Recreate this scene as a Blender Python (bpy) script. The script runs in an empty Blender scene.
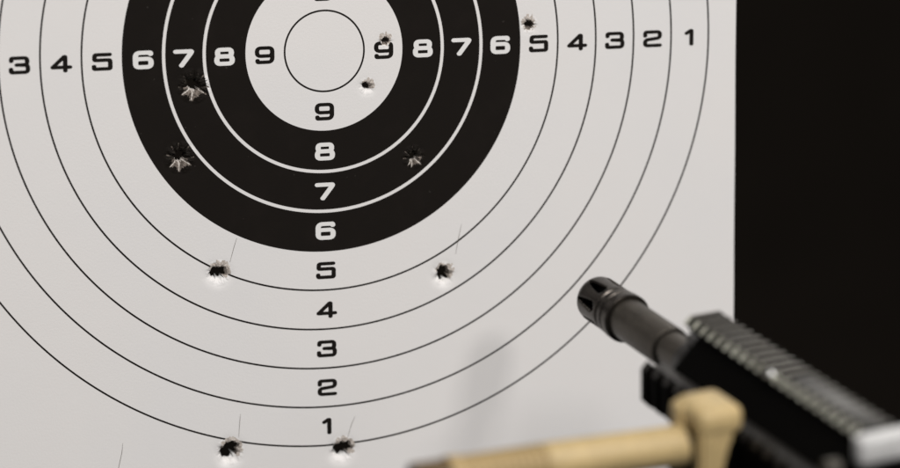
import bpy, bmesh, math, random
from mathutils import Vector, Matrix, geometry, noise
random.seed(7)
sc = bpy.context.scene
R = math.radians
MM = 0.001
# ------------------------------------------------------------------ camera
ZC = 1.5                                     # height of the centre of the rings
def p2w(p): return Vector((p[0], p[2], p[1] + ZC))          # sheet frame (right, up, away) -> world
C_RIGHT = p2w((0.9633591708, -0.0021290197, -0.2682062177)) - Vector((0, 0, ZC))
C_UP = p2w((0.0555850028, 0.9798439066, 0.1918755488)) - Vector((0, 0, ZC))
C_FWD = p2w((0.2623917213, -0.1997533129, 0.9440599550)) - Vector((0, 0, ZC))
C_POS = p2w((-0.3577407761, 0.2256925163, -1.5165976181))
FPX = 3200.0
def at(x, y, d):                             # where a ray of the surveyed view stands at depth d (metres)
    return C_POS + C_FWD * d + C_RIGHT * ((x - 450) * d / FPX) - C_UP * ((y - 234) * d / FPX)
cam = bpy.data.cameras.new('camera'); camo = bpy.data.objects.new('camera', cam)
sc.collection.objects.link(camo); sc.camera = camo
camo.matrix_world = Matrix(((C_RIGHT.x, C_UP.x, -C_FWD.x, C_POS.x), (C_RIGHT.y, C_UP.y, -C_FWD.y, C_POS.y),
                            (C_RIGHT.z, C_UP.z, -C_FWD.z, C_POS.z), (0, 0, 0, 1)))
cam.sensor_width = 36; cam.lens = 36 * FPX / 900
cam.clip_start = 0.02; cam.clip_end = 50
cam.dof.use_dof = True; cam.dof.focus_distance = 1.572; cam.dof.aperture_fstop = 3.6
# ------------------------------------------------------------------ light
w = bpy.data.worlds.new('World'); sc.world = w; w.use_nodes = True
w.node_tree.nodes['Background'].inputs[0].default_value = (0.9, 0.95, 1.0, 1)
w.node_tree.nodes['Background'].inputs[1].default_value = 0.07
def area(name, loc, target, size, energy, col=(1, 1, 1), sy=None):
    l = bpy.data.lights.new(name, 'AREA'); l.energy = energy; l.color = col; l.size = size
    if sy: l.shape = 'RECTANGLE'; l.size_y = sy
    o = bpy.data.objects.new(name, l); sc.collection.objects.link(o)
    o.location = loc
    o.rotation_euler = (Vector(target) - Vector(loc)).to_track_quat('-Z', 'Y').to_euler()
    return o
area('key_lamp', (0.74, -2.40, 2.58), (0.10, -0.1, 1.40), 0.26, 14, (1.0, 0.98, 0.95))
area('ceiling_lamp', (-0.15, -2.5, 4.3), (0.0, 0.0, 1.35), 1.5, 138, (1.0, 0.985, 0.97))
area('side_lamp', (2.0, -1.5, 2.9), (0.12, 0, 1.45), 0.9, 14, (1.0, 0.99, 0.98))
area('added_back_light', (0.75, 1.35, 2.6), (0.12, -0.27, 1.40), 0.8, 9, (1.0, 0.97, 0.92))  # added out of view to put a sheen on rail tops and barrel
vs = sc.view_settings
vs.view_transform = 'Standard'; vs.look = 'None'; vs.exposure = 0.0; vs.gamma = 1.0

# ------------------------------------------------------------------ helpers
def link(name, me, mats, parent=None):
    o = bpy.data.objects.new(name, me); sc.collection.objects.link(o)
    for m in (mats if isinstance(mats, (list, tuple)) else [mats]): me.materials.append(m)
    if parent: o.parent = parent
    return o
def mesh(name, vs_, fs, smooth=False, mi=None):
    me = bpy.data.meshes.new(name); me.from_pydata([tuple(v) for v in vs_], [], fs)
    if smooth: me.polygons.foreach_set('use_smooth', [True] * len(me.polygons))
    if mi: me.polygons.foreach_set('material_index', mi)
    me.update(); return me
def bm_mesh(name, bm, smooth=True, angle=35):
    bmesh.ops.recalc_face_normals(bm, faces=bm.faces[:])
    me = bpy.data.meshes.new(name); bm.to_mesh(me); bm.free()
    if smooth:
        me.polygons.foreach_set('use_smooth', [True] * len(me.polygons))
        me.set_sharp_from_angle(angle=R(angle))
    return me
class NT:
    def __init__(s, name):
        s.m = bpy.data.materials.new(name); s.m.use_nodes = True; s.t = s.m.node_tree
        s.b = s.t.nodes['Principled BSDF']
    def n(s, typ, **kw):
        x = s.t.nodes.new(typ)
        for k, v in kw.items():
            if k.startswith('i_'):
                k = k[2:]; k = int(k) if k.isdigit() else k.replace('_', ' ')
                if isinstance(v, bpy.types.NodeSocket): s.t.links.new(v, x.inputs[k])
                else: x.inputs[k].default_value = v
            else: setattr(x, k, v)
        return x
    def math(s, op, a, b=None, c=None, clamp=False):
        x = s.n('ShaderNodeMath', operation=op, use_clamp=clamp)
        for i, v in enumerate((a, b, c)):
            if v is None: continue
            if isinstance(v, bpy.types.NodeSocket): s.t.links.new(v, x.inputs[i])
            else: x.inputs[i].default_value = v
        return x.outputs[0]
    def mix(s, f, a, b):
        x = s.n('ShaderNodeMix', data_type='RGBA')
        for i, v in ((0, f), (6, a), (7, b)):
            if isinstance(v, bpy.types.NodeSocket): s.t.links.new(v, x.inputs[i])
            else: x.inputs[i].default_value = v if i == 0 else (*v, 1)
        return x.outputs[2]
    def set(s, **kw):
        for k, v in kw.items():
            k = k.replace('_', ' ')
            if isinstance(v, bpy.types.NodeSocket): s.t.links.new(v, s.b.inputs[k])
            elif isinstance(v, tuple) and len(v) == 3: s.b.inputs[k].default_value = (*v, 1)
            else: s.b.inputs[k].default_value = v
    def bump(s, h, strength, dist):
        x = s.n('ShaderNodeBump', i_Strength=strength, i_Distance=dist, i_Height=h)
        s.set(Normal=x.outputs[0])

WHITE = (0.735, 0.705, 0.685); BLACK = (0.0085, 0.0064, 0.0050)
SP = 0.020                                   # spacing of the rings
def paper_mat(name, printed=True):
    k = NT(name)
    co = k.n('ShaderNodeTexCoord').outputs['Object']
    n1 = k.n('ShaderNodeTexNoise', i_Vector=co, i_Scale=9.0, i_Detail=4.0).outputs[0]
    n2 = k.n('ShaderNodeTexNoise', i_Vector=co, i_Scale=900.0, i_Detail=3.0).outputs[0]
    n3 = k.n('ShaderNodeTexNoise', i_Vector=co, i_Scale=45.0, i_Detail=5.0, i_Roughness=.65).outputs[0]
    white = k.mix(k.math('MULTIPLY', k.math('SUBTRACT', n1, .45), 2.0, clamp=True), WHITE, (0.70, 0.685, 0.68))
    white = k.mix(k.math('MULTIPLY', n3, .10), white, (0.6, 0.58, 0.56))
    black = k.mix(k.math('MULTIPLY', k.math('SUBTRACT', n3, .5), 2.5, clamp=True), BLACK, (0.012, 0.009, 0.0072))
    black = k.mix(k.math('GREATER_THAN', k.n('ShaderNodeTexNoise', i_Vector=co, i_Scale=420.0, i_Detail=1.0).outputs[0], .77), black, (.025, .021, .018))
    sx = k.n('ShaderNodeSeparateXYZ', i_0=co)
    wob = k.math('MULTIPLY', k.math('SUBTRACT', n2, .5), 0.004)
    r = k.math('DIVIDE', k.math('SQRT', k.math('ADD', k.math('MULTIPLY', sx.outputs[0], sx.outputs[0]),
                                              k.math('MULTIPLY', sx.outputs[2], sx.outputs[2]))), SP)
    r = k.math('ADD', r, wob)
    # line at every whole ring
    fr = k.math('ABSOLUTE', k.math('SUBTRACT', r, k.math('ROUND', r)))
    inside = k.math('MULTIPLY', k.math('LESS_THAN', r, 10.5), k.math('GREATER_THAN', r, .5))
    line = k.math('MULTIPLY', k.math('LESS_THAN', fr, 0.0230), inside)       # thin black line
    wline = k.math('MULTIPLY', k.math('LESS_THAN', fr, 0.040), inside)       # wider white line
    disc = k.math('MULTIPLY', k.math('GREATER_THAN', r, 1.985), k.math('LESS_THAN', r, 5.005))
    mid = k.math('MULTIPLY', k.math('GREATER_THAN', r, 2.5), k.math('LESS_THAN', r, 4.5))
    wl = k.math('MULTIPLY', wline, mid)
    blackm = k.math('MAXIMUM', k.math('MULTIPLY', disc, k.math('SUBTRACT', 1.0, wl)),
                    k.math('MULTIPLY', line, k.math('SUBTRACT', 1.0, disc)))
    col = k.mix(blackm, white, black)
    # scorched, smudged wipe ring round each hole is kept on the flaps themselves
    k.set(Base_Color=col, Roughness=k.math('ADD', k.math('MULTIPLY', blackm, .12), .62), Specular_IOR_Level=0.10)
    k.bump(k.math('ADD', n2, k.math('MULTIPLY', n3, 1.5)), .25, .0002)
    return k.m
M_PAPER = paper_mat('printed_paper')
def fibre_mat(name, c1, c2):
    k = NT(name); co = k.n('ShaderNodeTexCoord').outputs['Object']
    n = k.n('ShaderNodeTexNoise', i_Vector=co, i_Scale=650.0, i_Detail=5.0, i_Roughness=.7).outputs[0]
    k.set(Base_Color=k.mix(k.math('MULTIPLY', k.math('SUBTRACT', n, .36), 3.5, clamp=True), c1, c2), Roughness=.9, Specular_IOR_Level=.1)
    k.bump(n, .6, .0006); return k.m
M_TAN = fibre_mat('torn_fibre', (0.05, 0.041, 0.034), (0.22, 0.185, 0.16))
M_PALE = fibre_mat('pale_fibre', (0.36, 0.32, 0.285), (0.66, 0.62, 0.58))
M_GRIME = fibre_mat('lead_grime', (0.05, 0.042, 0.035), (0.28, 0.24, 0.21))
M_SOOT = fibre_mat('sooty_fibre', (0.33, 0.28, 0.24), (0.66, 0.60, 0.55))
M_WFIB = fibre_mat('white_fibre', (0.70, 0.68, 0.66), (0.82, 0.81, 0.80))
M_BFIB = fibre_mat('blackened_fibre', (0.008, 0.007, 0.006), (0.03, 0.025, 0.02))
def plain_mat(name, col, rough=.6, spec=.3, metal=0.0, nscale=200, var=.25, bump=.15, bd=.0003):
    k = NT(name); co = k.n('ShaderNodeTexCoord').outputs['Object']
    n = k.n('ShaderNodeTexNoise', i_Vector=co, i_Scale=float(nscale), i_Detail=5.0, i_Roughness=.6).outputs[0]
    nb = k.n('ShaderNodeTexNoise', i_Vector=co, i_Scale=nscale * .12, i_Detail=3.0).outputs[0]
    f = k.math('ADD', k.math('MULTIPLY', n, .5), k.math('MULTIPLY', nb, .5))
    f = k.math('MULTIPLY', k.math('SUBTRACT', f, .3), 2.5, clamp=True)
    k.set(Base_Color=k.mix(f, tuple(c * (1 - var) for c in col), tuple(min(1, c * (1 + var)) for c in col)),
          Roughness=k.math('ADD', k.math('MULTIPLY', nb, .2), rough - .1), Metallic=metal, Specular_IOR_Level=spec)
    k.bump(n, bump, bd); return k.m
M_INKB = plain_mat('black_ink', (0.0085, 0.0066, 0.0052), .7, .1, bump=.05)
M_INKW = plain_mat('bare_white', (0.73, 0.71, 0.69), .66, .2, var=.03, bump=.05)
M_WALL = plain_mat('dark_wall', (0.0125, 0.0098, 0.0076), .9, .05, nscale=8, var=.2)
M_STEEL = plain_mat('blackened_steel', (0.088, 0.077, 0.064), .42, .5, .8, nscale=900, var=.35, bump=.25)
M_HIDER = plain_mat('worn_steel', (0.058, 0.050, 0.043), .30, .5, .8, nscale=700, var=.45, bump=.3)
M_RAIL = plain_mat('anodised_rail', (0.092, 0.082, 0.068), .42, .5, .5, nscale=500, var=.3)
M_GLINT = plain_mat('edge_glint', (0.68, 0.60, 0.48), .33, .5, .4, nscale=260, var=.75)  # pale tone stands for light caught on the rail teeth
M_BODY = plain_mat('black_polymer', (0.0020, 0.0018, 0.0016), .6, .02, nscale=500, var=.3)
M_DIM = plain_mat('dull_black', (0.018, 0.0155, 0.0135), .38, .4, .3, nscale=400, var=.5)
M_BORE = plain_mat('bore_black', (0.004, 0.004, 0.004), .7, .2)
M_TANP = plain_mat('tan_polymer', (0.47, 0.345, 0.165), .48, .4, nscale=240, var=.28, bump=.4, bd=.0006)
M_TAND = plain_mat('tan_ribbed', (0.37, 0.265, 0.125), .55, .35, nscale=300, var=.15)
M_BRIGHT = plain_mat('bare_metal', (0.50, 0.49, 0.48), .42, .4, .0, nscale=120, var=.3)

# ------------------------------------------------------------------ setting
bm = bmesh.new()
bmesh.ops.create_grid(bm, x_segments=24, y_segments=24, size=4.0, matrix=Matrix.Translation((1.0, 2.6, 1.5)) @ Matrix.Rotation(R(90), 4, 'X'))
wall = link('wall', bm_mesh('wall', bm), M_WALL); wall['kind'] = 'structure'

# ------------------------------------------------------------------ the paper target
target = bpy.data.objects.new('paper_target', None); sc.collection.objects.link(target)
target.location = (0, 0, ZC)
target['label'] = 'white paper shooting target with numbered black rings and ragged bullet holes'
target['category'] = 'shooting target'
def onpaper(x, y):                           # photo position -> (x, z) on the sheet plane
    d = at(x, y, 1.0) - C_POS; t = -C_POS.y / d.y; p = C_POS + d * t
    return p.x, p.z - ZC
# holes: x, y, reach of the flaps px, hole radius px, black?, seed
HOLES = [(194, 86, 16, 4.6, 'b', 3), (180, 157.5, 15, 4.0, 'b', 12), (413.5, 157, 11.5, 3.0, 'b', 5),
         (385.5, 40.8, 8.0, 2.0, 's', 8), (367, 86.2, 8.5, 3.2, 'w', 9), (529, 24.6, 9, 2.8, 's', 21),
         (218.5, 273.0, 12.5, 6.2, 'w', 14), (443.5, 273.6, 12.0, 6.0, 'w', 17),
         (230, 451.2, 14, 8.0, 'w', 31), (342.5, 449.2, 13.5, 7.4, 'w', 26)]
PXM = 1 / 1980.0
def macro(x, z):                             # gentle waviness of the hanging sheet
    return 0.00018 * noise.noise(Vector((x * 9 + 3, z * 6, 1.3))) + 0.00005 * noise.noise(Vector((x * 40, z * 34, 7.7)))
HL = []
for (hx, hy, ro, rh, kind, sd) in HOLES:
    cx, cz = onpaper(hx, hy)
    HL.append(dict(c=(cx, cz), ro=ro * PXM * 1.7, rf=ro * PXM, rh=rh * PXM, kind=kind, seed=sd))
# sheet
X0, X1T, Z0, Z1 = -0.222, 0.2135, -0.262, 0.262
def right_edge(z): return 0.2145 - 0.0090 * (z - 0.026) + 0.0005 * noise.noise(Vector((z * 14, 0, 3)))
vv, ee = [], []
def loop(pts):
    b = len(vv); vv.extend(pts); n = len(pts)
    ee.extend((b + i, b + (i + 1) % n) for i in range(n))
edge = [(X0, Z0)] + [(X0 + (right_edge(Z0) - X0) * i / 60, Z0) for i in range(1, 60)]
edge += [(right_edge(Z0 + (Z1 - Z0) * i / 100), Z0 + (Z1 - Z0) * i / 100) for i in range(101)]
edge += [(right_edge(Z1) + (X0 - right_edge(Z1)) * i / 60, Z1) for i in range(1, 61)]
edge += [(X0, Z1 + (Z0 - Z1) * i / 60) for i in range(1, 60)]
loop([Vector(p) for p in edge])
NSEG = 96
for h in HL:
    loop([Vector((h['c'][0] + h['ro'] * math.cos(2 * math.pi * i / NSEG), h['c'][1] + h['ro'] * math.sin(2 * math.pi * i / NSEG))) for i in range(NSEG)])
def clear(x, z, pad): return all((x - h['c'][0]) ** 2 + (z - h['c'][1]) ** 2 > (h['ro'] + pad) ** 2 for h in HL)
nx, nz = 90, 106
for i in range(nx):
    for j in range(nz):
        x = X0 + 0.003 + (0.2095 - X0) * i / (nx - 1); z = Z0 + .003 + (Z1 - Z0 - .006) * j / (nz - 1)
        if clear(x, z, .001) and x < right_edge(z) - .002: vv.append(Vector((x, z)))
V, E_, F, *_ = geometry.delaunay_2d_cdt(vv, ee, [], 1, 1e-7)
F2 = []
for f in F:
    cx = sum(V[i][0] for i in f) / len(f); cz = sum(V[i][1] for i in f) / len(f)
    if clear(cx, cz, -1e-6): F2.append(list(f))
me = mesh('sheet', [(v[0], macro(v[0], v[1]), v[1]) for v in V], F2, True)
sheet = link('sheet', me, M_PAPER, target)
bm = bmesh.new(); bm.from_mesh(me); bmesh.ops.recalc_face_normals(bm, faces=bm.faces[:])
if sum(f.normal.y for f in bm.faces) > 0: bmesh.ops.reverse_faces(bm, faces=bm.faces[:])
bm.to_mesh(me); bm.free()
# holes: a dented ring of paper that splits into flaps pushed inwards
def make_hole(h):
    rnd = random.Random(h['seed']); cx, cz = h['c']; kind = h['kind']
    ro, rf, rh = h['ro'], h['rf'], h['rh']
    vs_, fs, mi = [], [], []
    n = {'b': 8, 's': 6, 'w': 7}[kind]
    cuts = sorted(((i + rnd.uniform(-.28, .28)) / n) * 2 * math.pi for i in range(n))
    crack = {'b': [rnd.uniform(.62, 1.0) if math.sin(c) > -.25 else -.1 for c in cuts], 'w': [rnd.uniform(.15, .5) for _ in cuts], 's': [rnd.uniform(.4, .8) for _ in cuts]}[kind]
    depth = {'b': 0.30, 'w': 0.40, 's': 0.30}[kind] * rf
    rin = {'b': 1.0, 'w': 1.0, 's': 1.0}[kind]
    def dent(r, a):                          # inward push of the paper
        t = max(0, 1 - (r - rh) / (ro - rh))
        asym = 1 + .25 * math.sin(a * 2 + h['seed']) + .16 * math.sin(a * 5 + h['seed'] * 2)
        return depth * (t ** 3.0 * (.5 if kind == 'b' else .85) + t ** 7 * 1.0) * asym * (1 if kind == 'b' else .62 - .42 * math.sin(a + .25))
    def rim(a):                              # ragged outline of the opening
        return rh * (1 + .20 * math.sin(2 * a + h['seed']) + .17 * noise.noise(Vector((math.cos(a) * 2.3, math.sin(a) * 2.3, h['seed']))) * 2
                     + .10 * math.sin(7 * a + h['seed'] * 3))
    NR = 26
    # angular gap of the tears narrows outwards; vertices are pulled off the tear line
    def gapat(a, r):
        for c, q in zip(cuts, crack):
            d = (a - c + math.pi) % (2 * math.pi) - math.pi
            rc = rh + (rf - rh) * q
            if r < rc:
                wdt = ({'b': .17, 'w': .15, 's': .15}[kind]) * (rc - r) / (rc - rh * .5)
                if abs(d) < wdt: return True
        return False
    FINE = NSEG * 4
    idx = {}
    for j in range(NR + 1):
        u = j / NR
        for i in range(FINE):
            a = 2 * math.pi * i / FINE
            ri = rim(a)
            r = ro + (ri - ro) * (u ** .75)
            if j == 0:
                a4 = i / 4; i0 = int(a4); f = a4 - i0
                A0 = 2 * math.pi * i0 / NSEG; A1 = 2 * math.pi * (i0 + 1) / NSEG
                x = cx + ro * ((1 - f) * math.cos(A0) + f * math.cos(A1)); z = cz + ro * ((1 - f) * math.sin(A0) + f * math.sin(A1))
            else:
                x = cx + r * math.cos(a); z = cz + r * math.sin(a)
            y = macro(x, z) + dent(r, a)
            # crumpling of the flaps
            if j > 0:
                k = max(0, min(1, (rf - r) / (rf - rh) + .15))
                y += (.10 if kind == 'b' else .06) * rf * k * noise.noise(Vector((x * 1100, z * 1100, h['seed'])))
                # each flap is creased: its middle stands proud of its edges
                m = min(abs((a - c + math.pi) % (2 * math.pi) - math.pi) for c in cuts)
                y -= (.20 if kind == 'b' else .10) * rf * k * math.sin(min(1, m * n / math.pi) * math.pi / 2)
                if j > NR - 4: y += .10 * rf * (j - NR + 4)
            idx[i, j] = len(vs_); vs_.append((x, y, z))
    for j in range(NR):
        for i in range(FINE):
            a = 2 * math.pi * (i + .5) / FINE; ri = rim(a)
            r = ro + (ri - ro) * (((j + .5) / NR) ** .75)
            if j > 1 and gapat(a, r): continue
            i2 = (i + 1) % FINE
            fs.append((idx[i, j], idx[i, j + 1], idx[i2, j + 1], idx[i2, j]))
            x = cx + r * math.cos(a); z = cz + r * math.sin(a)
            nn = noise.noise(Vector((x * 1100, z * 1100, h['seed'] + 4))) * .55
            k = (r - rh) / (rf - rh)
            m = 0
            if kind == 'b':
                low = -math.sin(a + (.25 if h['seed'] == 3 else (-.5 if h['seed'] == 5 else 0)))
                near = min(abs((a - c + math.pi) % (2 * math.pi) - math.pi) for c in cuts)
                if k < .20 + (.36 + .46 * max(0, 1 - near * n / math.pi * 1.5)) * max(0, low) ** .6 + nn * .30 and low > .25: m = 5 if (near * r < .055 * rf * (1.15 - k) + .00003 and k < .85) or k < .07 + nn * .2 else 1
                else:
                    if near * r < .035 * rf + 0.00002 and .25 < k < .9: m = 1 if noise.noise(Vector((a * 3, 2, h['seed']))) > -.1 else 4
                    elif k < .5 + nn: m = 4
            else:
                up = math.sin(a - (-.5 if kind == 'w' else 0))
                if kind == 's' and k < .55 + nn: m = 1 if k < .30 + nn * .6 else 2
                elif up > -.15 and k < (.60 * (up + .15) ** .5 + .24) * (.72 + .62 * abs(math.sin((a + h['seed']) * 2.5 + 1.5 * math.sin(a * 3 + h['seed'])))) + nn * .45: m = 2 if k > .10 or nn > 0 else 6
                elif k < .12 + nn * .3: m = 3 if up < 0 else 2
            mi.append(m)
    me = mesh('bullet_hole', vs_, fs, True, mi)
    o = link('bullet_hole', me, [M_PAPER, M_TAN, M_SOOT, M_WFIB, M_BFIB, M_PALE, M_GRIME], target)
    o['label'] = {'b': 'star shaped bullet tear in the black rings', 'w': 'round bullet hole with ragged paper rim', 's': 'small smudged bullet nick'}[kind]
    return o
for h in HL: make_hole(h)

# numerals ------------------------------------------------------------------
def fillet(pts, r, closed=False):
    out = []; n = len(pts)
    for i, p in enumerate(pts):
        if not closed and i in (0, n - 1): out.append(p); continue
        a = Vector(pts[i - 1]); b = Vector(p); c = Vector(pts[(i + 1) % n])
        da = (a - b); dc = (c - b); q = min(r, da.length * .49, dc.length * .49)
        s = b + da.normalized() * q; e = b + dc.normalized() * q
        for t in (0, .2, .4, .6, .8, 1): out.append(tuple(s * (1 - t) ** 2 + b * 2 * t * (1 - t) + e * t * t))
    if closed: out.append(out[0])
    return out
G = {
 '1': [([(-1.7, 2.1), (.3, 3.4), (.9, 3.4), (.9, -3.5)], .1, 0)],
 '2': [([(-3.8, 1.6), (-3.8, 3.5), (4, 3.5), (4, .35), (-3.8, -.55), (-3.9, -3.45), (4.0, -3.45)], 1.5, 0)],
 '3': [([(-3.8, 2.1), (-3.8, 3.5), (3.8, 3.5), (3.8, .15), (-1.2, .15)], 1.4, 0), ([(1.0, .0), (4.1, .0), (4.1, -3.5), (-4, -3.5), (-4, -1.9)], 1.5, 0)],
 '4': [([(4.4, -1.9), (-4.1, -1.9), (1.6, 3.3), (2.1, 3.3), (2.1, -3.6)], .3, 0)],
 '5': [([(3.7, 3.5), (-3.6, 3.5), (-3.8, .8), (3.9, .8), (3.9, -3.5), (-4, -3.5), (-4, -2.2)], .75, 0)],
 '6': [([(3.6, 2.9), (3.5, 3.6), (-3.8, 3.6), (-3.8, -1)], 2.2, 0), ([(-3.8, .55), (3.8, .55), (3.8, -3.5), (-3.8, -3.5)], 1.9, 1)],
 '7': [([(-4, 3.4), (3.9, 3.4), (3.2, 2.2), (-1.2, -3.5)], .8, 0)],
 '8': [([(-3.4, 3.5), (3.4, 3.5), (3.4, .2), (-3.4, .2)], 1.5, 1), ([(-3.8, .1), (3.8, .1), (3.8, -3.5), (-3.8, -3.5)], 1.7, 1)],
 '9': [([(-3.6, -2.7), (-3.5, -3.6), (3.8, -3.6), (3.8, 1)], 2.2, 0), ([(-3.8, -.5), (3.8, -.5), (3.8, 3.5), (-3.8, 3.5)], 1.9, 1)],
}
def seg_d(px, pz, a, b):
    dx, dz = b[0] - a[0], b[1] - a[1]; l = dx * dx + dz * dz
    t = 0 if l < 1e-12 else max(0, min(1, ((px - a[0]) * dx + (pz - a[1]) * dz) / l))
    # verticals a little heavier than horizontals
    return math.hypot(px - a[0] - dx * t, (pz - a[1] - dz * t) * 1.30)
def glyph(ch, half, cutter=None):
    lines = [fillet(p, r, bool(c)) for p, r, c in G[ch]]
    segs = [(l[i], l[i + 1]) for l in lines for i in range(len(l) - 1)]
    N = 72; x0, x1 = -6, 6; st = (x1 - x0) / N
    def f(x, z):
        d = min(seg_d(x, z, a, b) for a, b in segs) - half
        if ch == '4':                        # the counter of the 4 is small
            pass
        if cutter: d = max(d, cutter(x, z))
        return d
    val = [[f(x0 + i * st, x0 + j * st) for j in range(N + 1)] for i in range(N + 1)]
    vid = {}; vs_ = []; fs = []
    def vert(key, x, z):
        if key not in vid: vid[key] = len(vs_); vs_.append((x * MM, z * MM))
        return vid[key]
    for i in range(N):
        for j in range(N):
            cs = [(i, j), (i + 1, j), (i + 1, j + 1), (i, j + 1)]
            poly = []
            for q in range(4):
                a = cs[q]; b = cs[(q + 1) % 4]; va = val[a[0]][a[1]]; vb = val[b[0]][b[1]]
                if va < 0: poly.append(vert(a, x0 + a[0] * st, x0 + a[1] * st))
                if (va < 0) != (vb < 0):
                    t = va / (va - vb); key = (min(a, b), max(a, b))
                    poly.append(vert(key, x0 + (a[0] + (b[0] - a[0]) * t) * st, x0 + (a[1] + (b[1] - a[1]) * t) * st))
            if len(poly) > 2: fs.append(poly)
    return vs_, fs
cache = {}
def numeral(ch, x, z, cutter=None, sc_=1.0):
    white = ch in '678'
    key = (ch, bool(cutter))
    if key not in cache: cache[key] = glyph(ch, 1.30 if white else 1.12, cutter)
    vs_, fs = cache[key]
    me = mesh('numeral', [(x + a * sc_, macro(x + a, z + b) - .00010, z + b * sc_ * .985) for a, b in vs_], fs)
    return link('numeral', me, M_INKW if white else M_INKB, target)
nick = [h for h in HL if h['seed'] == 8][0]
for k in range(1, 10):
    ch = str(10 - k); r = (k + .5) * SP
    cut = None
    if ch == '9':
        nx_, nz_ = (nick['c'][0] - r) * 1000, (nick['c'][1] + .0007) * 1000
        rr = nick['rf'] * 1000 * .62
        cut = lambda x, z: rr - math.hypot(x - nx_, z - nz_) + .5 * noise.noise(Vector((x, z, 3)))
    numeral(ch, r, -.0007, cut); numeral(ch, -r, -.0007); numeral(ch, -.0003, -r); numeral(ch, -.0003, r - .0008)

# fine dark creases above the holes --------------------------------------------
M_CREASE = plain_mat('crease', (0.17, 0.15, 0.13), .8, .1)
def crease(pts, r=.00012):
    P = []
    for (x, y) in pts:
        X, Z = onpaper(x, y); P.append(Vector((X, macro(X, Z) - .00008, Z)))
    Q = []
    for i in range(len(P) - 1):
        for t in range(6): Q.append(P[i].lerp(P[i + 1], t / 6))
    Q.append(P[-1]); vs_, fs = [], []
    for i, p in enumerate(Q):
        d = (Q[min(i + 1, len(Q) - 1)] - Q[max(i - 1, 0)]).normalized(); s = d.cross(Vector((0, 1, 0))).normalized()
        rr = r * (.35 + .65 * math.sin(math.pi * (i + 1) / (len(Q) + 1)))
        for q in range(6):
            a = q * math.pi / 3; vs_.append(p + s * math.cos(a) * rr + Vector((0, 1, 0)) * math.sin(a) * rr)
    for i in range(len(Q) - 1):
        for q in range(6): fs.append((i * 6 + q, i * 6 + (q + 1) % 6, (i + 1) * 6 + (q + 1) % 6, (i + 1) * 6 + q))
    link('hairline_tear', mesh('hairline_tear', vs_, fs, True), M_CREASE, target)
crease([(236.8, 238), (234, 247), (230, 262)]); crease([(461.5, 224), (458.5, 238), (455.5, 254)])
crease([(240.5, 414), (239.6, 424), (238.8, 437)]); crease([(355.2, 416), (351.5, 424), (347.5, 438)])
crease([(122.8, 443), (122, 452), (118.5, 468), (118, 474)])

# ------------------------------------------------------------------ the rifle
PHI = R(30)
def camdir(x, y, z): return (C_RIGHT * x - C_UP * y + C_FWD * z)
ang = R(35.2)
A_ = camdir(math.sin(PHI) * math.cos(ang), math.sin(PHI) * math.sin(ang), -math.cos(PHI)).normalized()   # muzzle -> rear
L_ = camdir(.914, -.149, .371); L_ = (L_ - A_ * L_.dot(A_)).normalized()
U_ = L_.cross(-A_).normalized()
MUZ = at(594.4, 296.2, 1.535)
rifle = bpy.data.objects.new('rifle', None); sc.collection.objects.link(rifle)
rifle.matrix_world = Matrix(((L_.x, -A_.x, U_.x, MUZ.x), (L_.y, -A_.y, U_.y, MUZ.y), (L_.z, -A_.z, U_.z, MUZ.z), (0, 0, 0, 1)))
rifle['label'] = 'black rifle barrel with ridged top rail and tan side grip, pointing at the target'
rifle['category'] = 'rifle'
# local frame: X to the right of the gun, Y = -station (mm from the muzzle), Z up
def lathe(prof, n=96, mask=None, dense=1):
    P = []
    for i in range(len(prof) - 1):
        for t in range(dense): P.append([prof[i][q] + (prof[i + 1][q] - prof[i][q]) * t / dense for q in (0, 1)])
    P.append(list(prof[-1])); bm = bmesh.new(); V_ = []
    for s, r in P: V_.append([bm.verts.new((r * math.cos(2 * math.pi * i / n) * MM, -s * MM, r * math.sin(2 * math.pi * i / n) * MM)) for i in range(n)])
    for j in range(len(P) - 1):
        for i in range(n):
            s = (P[j][0] + P[j + 1][0]) / 2; a = 2 * math.pi * (i + .5) / n
            if mask and mask(s, a): continue
            bm.faces.new((V_[j][i], V_[j][(i + 1) % n], V_[j + 1][(i + 1) % n], V_[j + 1][i]))
    return bm
def cap(bm, s, r, n=96):
    bm.faces.new([bm.verts.new((r * math.cos(2 * math.pi * i / n) * MM, -s * MM, r * math.sin(2 * math.pi * i / n) * MM)) for i in range(n)])
# flash hider: slotted cage
def slot(s, a):
    if not 3.5 < s < 20.5: return False
    k = (a / (2 * math.pi) * 7 + .25) % 1 - .5
    t = (s - 3.5) / 17.0                     # pointed at the front, round at the rear
    if not 0 < t < 1: return False
    hw = 3.2 * min(t ** .5, math.sqrt(max(0, 1 - ((t - .8) / .2) ** 2)) if t > .8 else 9)
    return abs(k) * (2 * math.pi / 7) * 11.2 < hw
prof = [(0, 8.2), (.6, 9.2), (1.6, 10.1), (3.0, 10.9), (5, 11.3), (21, 11.3), (22.2, 11.1), (22.8, 10.4), (24.3, 10.4), (24.9, 11.5), (27.6, 11.5), (28.1, 10.6), (29.4, 10.6), (30, 11.9), (34.6, 11.9), (35.2, 11.5), (35.4, 10.1)]
pf = []
for a, b in zip(prof[:-1], prof[1:]):
    k = max(1, int((b[0] - a[0]) / .5)); pf += [(a[0] + (b[0] - a[0]) * t / k, a[1] + (b[1] - a[1]) * t / k) for t in range(k)]
pf.append(prof[-1])
fh = link('flash_hider', bm_mesh('flash_hider', lathe(pf, 240, slot), angle=30), M_HIDER, rifle)
sm = fh.modifiers.new('wall', 'SOLIDIFY'); sm.thickness = .0028; sm.offset = -1
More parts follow.
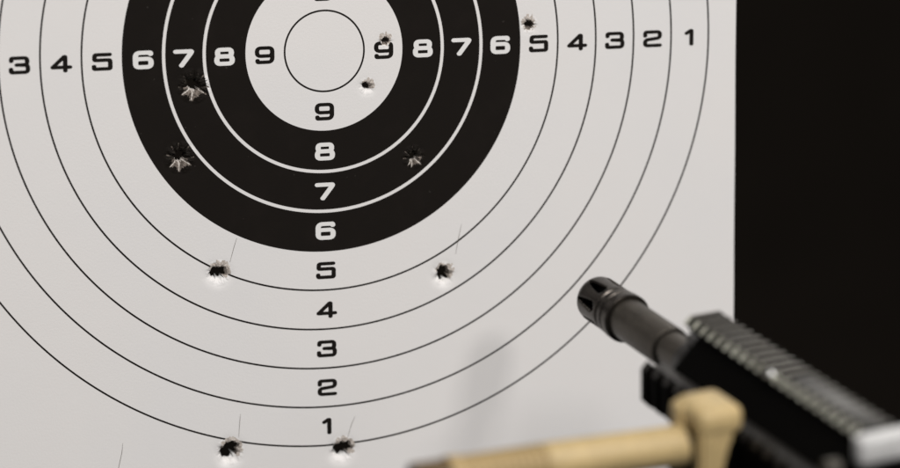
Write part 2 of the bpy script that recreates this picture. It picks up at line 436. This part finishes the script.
b_ = lathe([(1.0, 3.0), (1.0, 7.9), (4.5, 7.9), (4.5, 5.2), (22, 5.2), (22, 7.9)]); link('bore_liner', bm_mesh('bore_liner', b_), M_BORE, fh)
# barrel: wide sleeve then thinner barrel
b_ = lathe([(35.0, 3.0), (35.0, 9.95), (77, 9.95), (78.0, 9.7), (78.3, 9.0)]); link('barrel_sleeve', bm_mesh('barrel_sleeve', b_), M_STEEL, rifle)
b_ = lathe([(78, 8.3), (100, 8.3), (100.5, 8.8), (104, 8.8), (104.5, 8.3), (160, 8.3)]); link('barrel', bm_mesh('barrel', b_), M_STEEL, rifle)
ST0, ST1 = 111.0, 262.0                      # the handguard runs between these stations
def box(bm, x0, x1, s0, s1, z0, z1, bev=0, seg=2):
    r = bmesh.ops.create_cube(bm, size=1.0, matrix=Matrix.Translation(((x0 + x1) / 2 * MM, -(s0 + s1) / 2 * MM, (z0 + z1) / 2 * MM)) @ Matrix.Diagonal((abs(x1 - x0) * MM, abs(s1 - s0) * MM, abs(z1 - z0) * MM, 1)))
    if bev:
        es = list({e for v in r['verts'] for e in v.link_edges})
        bmesh.ops.bevel(bm, geom=es, offset=bev * MM, segments=seg, affect='EDGES', profile=.5)
def prism(bm, prof, s0, s1, rot=0.0, bev=0):
    """profile in (x, z) mm extruded along the gun; rot turns it about the bore"""
    c, s_ = math.cos(rot), math.sin(rot)
    P = [(x * c - z * s_, x * s_ + z * c) for x, z in prof]
    a = [bm.verts.new((x * MM, -s0 * MM, z * MM)) for x, z in P]; b = [bm.verts.new((x * MM, -s1 * MM, z * MM)) for x, z in P]
    n = len(P); bm.faces.new(a); bm.faces.new(b[::-1])
    es = []
    for i in range(n): bm.faces.new((a[i], a[(i + 1) % n], b[(i + 1) % n], b[i]))
    if bev:
        es = [e for v in a + b for e in v.link_edges if (v in a and e.other_vert(v) in a) or (v in b and e.other_vert(v) in b)]
        bmesh.ops.bevel(bm, geom=list(set(es)), offset=bev * MM, segments=2, affect='EDGES')
# handguard core: octagonal tube
bmh = bmesh.new(); oct_ = [(math.cos(R(22.5 + 45 * i)) * 24, math.sin(R(22.5 + 45 * i)) * 24) for i in range(8)]
n_ = 160; rows = []
HG0 = ST0 + 9
S_ = [HG0 + (ST1 - HG0) * i / 150 for i in range(151)]
for s in S_:
    row = []
    for i in range(n_):
        a = 2 * math.pi * i / n_; k = (a + math.pi / 8) % (math.pi / 4) - math.pi / 8
        r = 20.6 / math.cos(k); row.append(bmh.verts.new((r * math.cos(a) * MM, -s * MM, r * math.sin(a) * MM)))
    rows.append(row)
for j in range(150):
    for i in range(n_):
        bmh.faces.new((rows[j][i], rows[j][(i + 1) % n_], rows[j + 1][(i + 1) % n_], rows[j + 1][i]))
hg = link('handguard', bm_mesh('handguard', bmh, angle=25), M_BODY, rifle)
sm = hg.modifiers.new('wall', 'SOLIDIFY'); sm.thickness = .003; sm.offset = -1
b_ = lathe([(98, 8.4), (98.4, 10.6), (99, 11.0), (112, 11.0), (112.5, 10.2), (113.5, 10.2), (114, 12.2), (118, 12.6), (118.5, 19.0), (130, 19.0), (130, 8.6)])
box(b_, -4.5, 4.5, 101, 119, 8, 15.5, .8); box(b_, -9, -2, 110, 119, -15, -7, 1)
link('gas_block', bm_mesh('gas_block', b_), M_DIM, rifle)
HEAD = lambda top, w=10.6: [(-w + 3.0, top - 6.6), (w - 3.0, top - 6.6), (w - 3.0, top - 5.0), (w, top - 3.3), (w, top - 3.0), (w - 3.2, top), (-w + 3.2, top), (-w, top - 3.0), (-w, top - 3.3), (-w + 3.0, top - 5.0)]
def make_rail(name, top, rot, s0, s1, mat, w=10.6, pitch=7.2, ridge=3.1, lit_teeth=False):
    bm = bmesh.new()
    prism(bm, [(-7.8, 20.5), (7.8, 20.5), (7.8, top - 3.1), (-7.8, top - 3.1)], s0 + .2, s1 - .2, rot)
    s = s0
    while s < s1 - 2:
        prism(bm, HEAD(top, w), s, min(s + ridge, s1), rot, .3); s += pitch
    o = link(name, bm_mesh(name, bm, angle=30), mat, rifle)
    if lit_teeth:                                 # highlights on the sloping tooth edges are painted as a paler material
        o.data.materials.append(M_GLINT); o.data.materials.append(M_BODY)
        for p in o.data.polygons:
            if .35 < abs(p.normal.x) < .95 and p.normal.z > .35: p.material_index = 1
            elif abs(p.normal.y) > .8 or p.center.z < (top - 2.9) * MM: p.material_index = 2  # slot walls and floor painted black for the shade between teeth
    return o
TOP = 27.8
make_rail('top_rail', TOP, 0, ST0 - 1, ST1, M_RAIL, lit_teeth=True)
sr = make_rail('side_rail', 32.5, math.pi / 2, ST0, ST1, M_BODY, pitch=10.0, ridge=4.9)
sr.data.materials.append(M_DIM)            # upper edge painted lighter for the light it catches
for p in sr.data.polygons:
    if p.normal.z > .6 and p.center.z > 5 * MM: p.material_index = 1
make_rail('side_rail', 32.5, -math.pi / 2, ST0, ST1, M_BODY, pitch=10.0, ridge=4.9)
make_rail('bottom_rail', 32.5, math.pi, ST0, ST1, M_BODY, pitch=10.0, ridge=4.9)
# smooth strip laid in the middle of the rear half of the rail
bm = bmesh.new(); box(bm, -5.2, 4.8, 196, 261, TOP - 3.0, TOP + .3, .4); link('rail_cover', bm_mesh('rail_cover', bm), M_DIM, rifle)
# rear: pale sight base across the rail, receiver below
bm = bmesh.new(); box(bm, -15, 26, 262.5, 270, TOP - 11.5, TOP + .8, 2.0, 3)
sb = link('sight_base', bm_mesh('sight_base', bm), M_BRIGHT, rifle)
bm = bmesh.new(); box(bm, -19, 19, 263, 440, -42, 14.5, 4, 3); link('receiver', bm_mesh('receiver', bm), M_BODY, rifle)
# screws on the left side of the handguard
for s, z in ((262, 15), (276, 4)):
    bm = bmesh.new(); bmesh.ops.create_cone(bm, cap_ends=True, segments=28, radius1=.0042, radius2=.0036, depth=.006, matrix=Matrix.Translation((-.0235, -s * MM, z * MM)) @ Matrix.Rotation(R(90), 4, 'Y'))
    link('screw_or_glint', bm_mesh('screw_or_glint', bm), M_RAIL, rifle)
bm = bmesh.new(); bmesh.ops.create_uvsphere(bm, u_segments=24, v_segments=12, radius=.0021, matrix=Matrix.Translation((-.0098, -.1875, .0272)))  # added bead standing for a bright glint on the rail edge
link('screw_or_glint', bm_mesh('screw_or_glint', bm, angle=90), plain_mat('glint_bead', (.85, .83, .8), .22, .5, .9, bump=.02), rifle)
# tan grip mounted on the left side rail, tube standing out sideways
GS, GZ = 191.0, 4.0
bm = bmesh.new()
box(bm, -52.5, -31, GS - 13, GS + 13, 10, 23, 4.4, 4)
prism(bm, [(-52, 15), (-34, 15), (-37, 6), (-43, -4), (-45, -24), (-52, -24)], GS + 2, GS + 12.4, 0, 1.6)
box(bm, -54.5, -47, GS - 12.6, GS - 1, -8, 21.5, 3.4, 3)
clamp = link('grip_clamp', bm_mesh('grip_clamp', bm), M_TANP, rifle)
bm = bmesh.new(); box(bm, -56, -32.6, GS - 10, GS + 7, -15, 11, 1.5); link('clamp_gap_shade', bm_mesh('clamp_gap_shade', bm), M_BODY, clamp)  # black block added in the gap to stand for its shade
def side_lathe(prof, name, mat, parent):     # turned about the tube's own axis, which rises slightly outwards
    bm = bmesh.new(); n = 72; V_ = []
    for d, r in prof: V_.append([bm.verts.new((-d * MM, (-GS + r * math.cos(2 * math.pi * i / n)) * MM, (GZ + (d - 45) * .061 + r * math.sin(2 * math.pi * i / n)) * MM)) for i in range(n)])
    for j in range(len(prof) - 1):
        for i in range(n): bm.faces.new((V_[j][i], V_[j][(i + 1) % n], V_[j + 1][(i + 1) % n], V_[j + 1][i]))
    return link(name, bm_mesh(name, bm), mat, parent)
side_lathe([(54, 0), (54, 8.2), (55, 9.0), (60, 9.0), (61, 8.8), (117, 8.8), (118, 8.3)], 'grip_tube', M_TANP, rifle)
pr = [(117.5, 8.1)]
for i in range(11):
    b0 = 118.5 + i * 3.4; q = .06 * i; pr += [(b0, 8.0 - q), (b0 + .3, 8.7 - q), (b0 + 2.1, 8.7 - q), (b0 + 2.4, 8.0 - q)]
pr += [(156.3, 7.4), (156.6, 8.6), (162, 8.6), (162.4, 7.5)]
side_lathe(pr, 'ribbed_collar', M_TAND, rifle)
side_lathe([(162, 7.0), (162.4, 7.8), (177, 7.6), (177.8, 7.0), (177.8, 5.4), (166, 5.2), (166, 0)], 'end_cap', plain_mat('dark_tan', (.10, .065, .03), .6, .3), rifle)
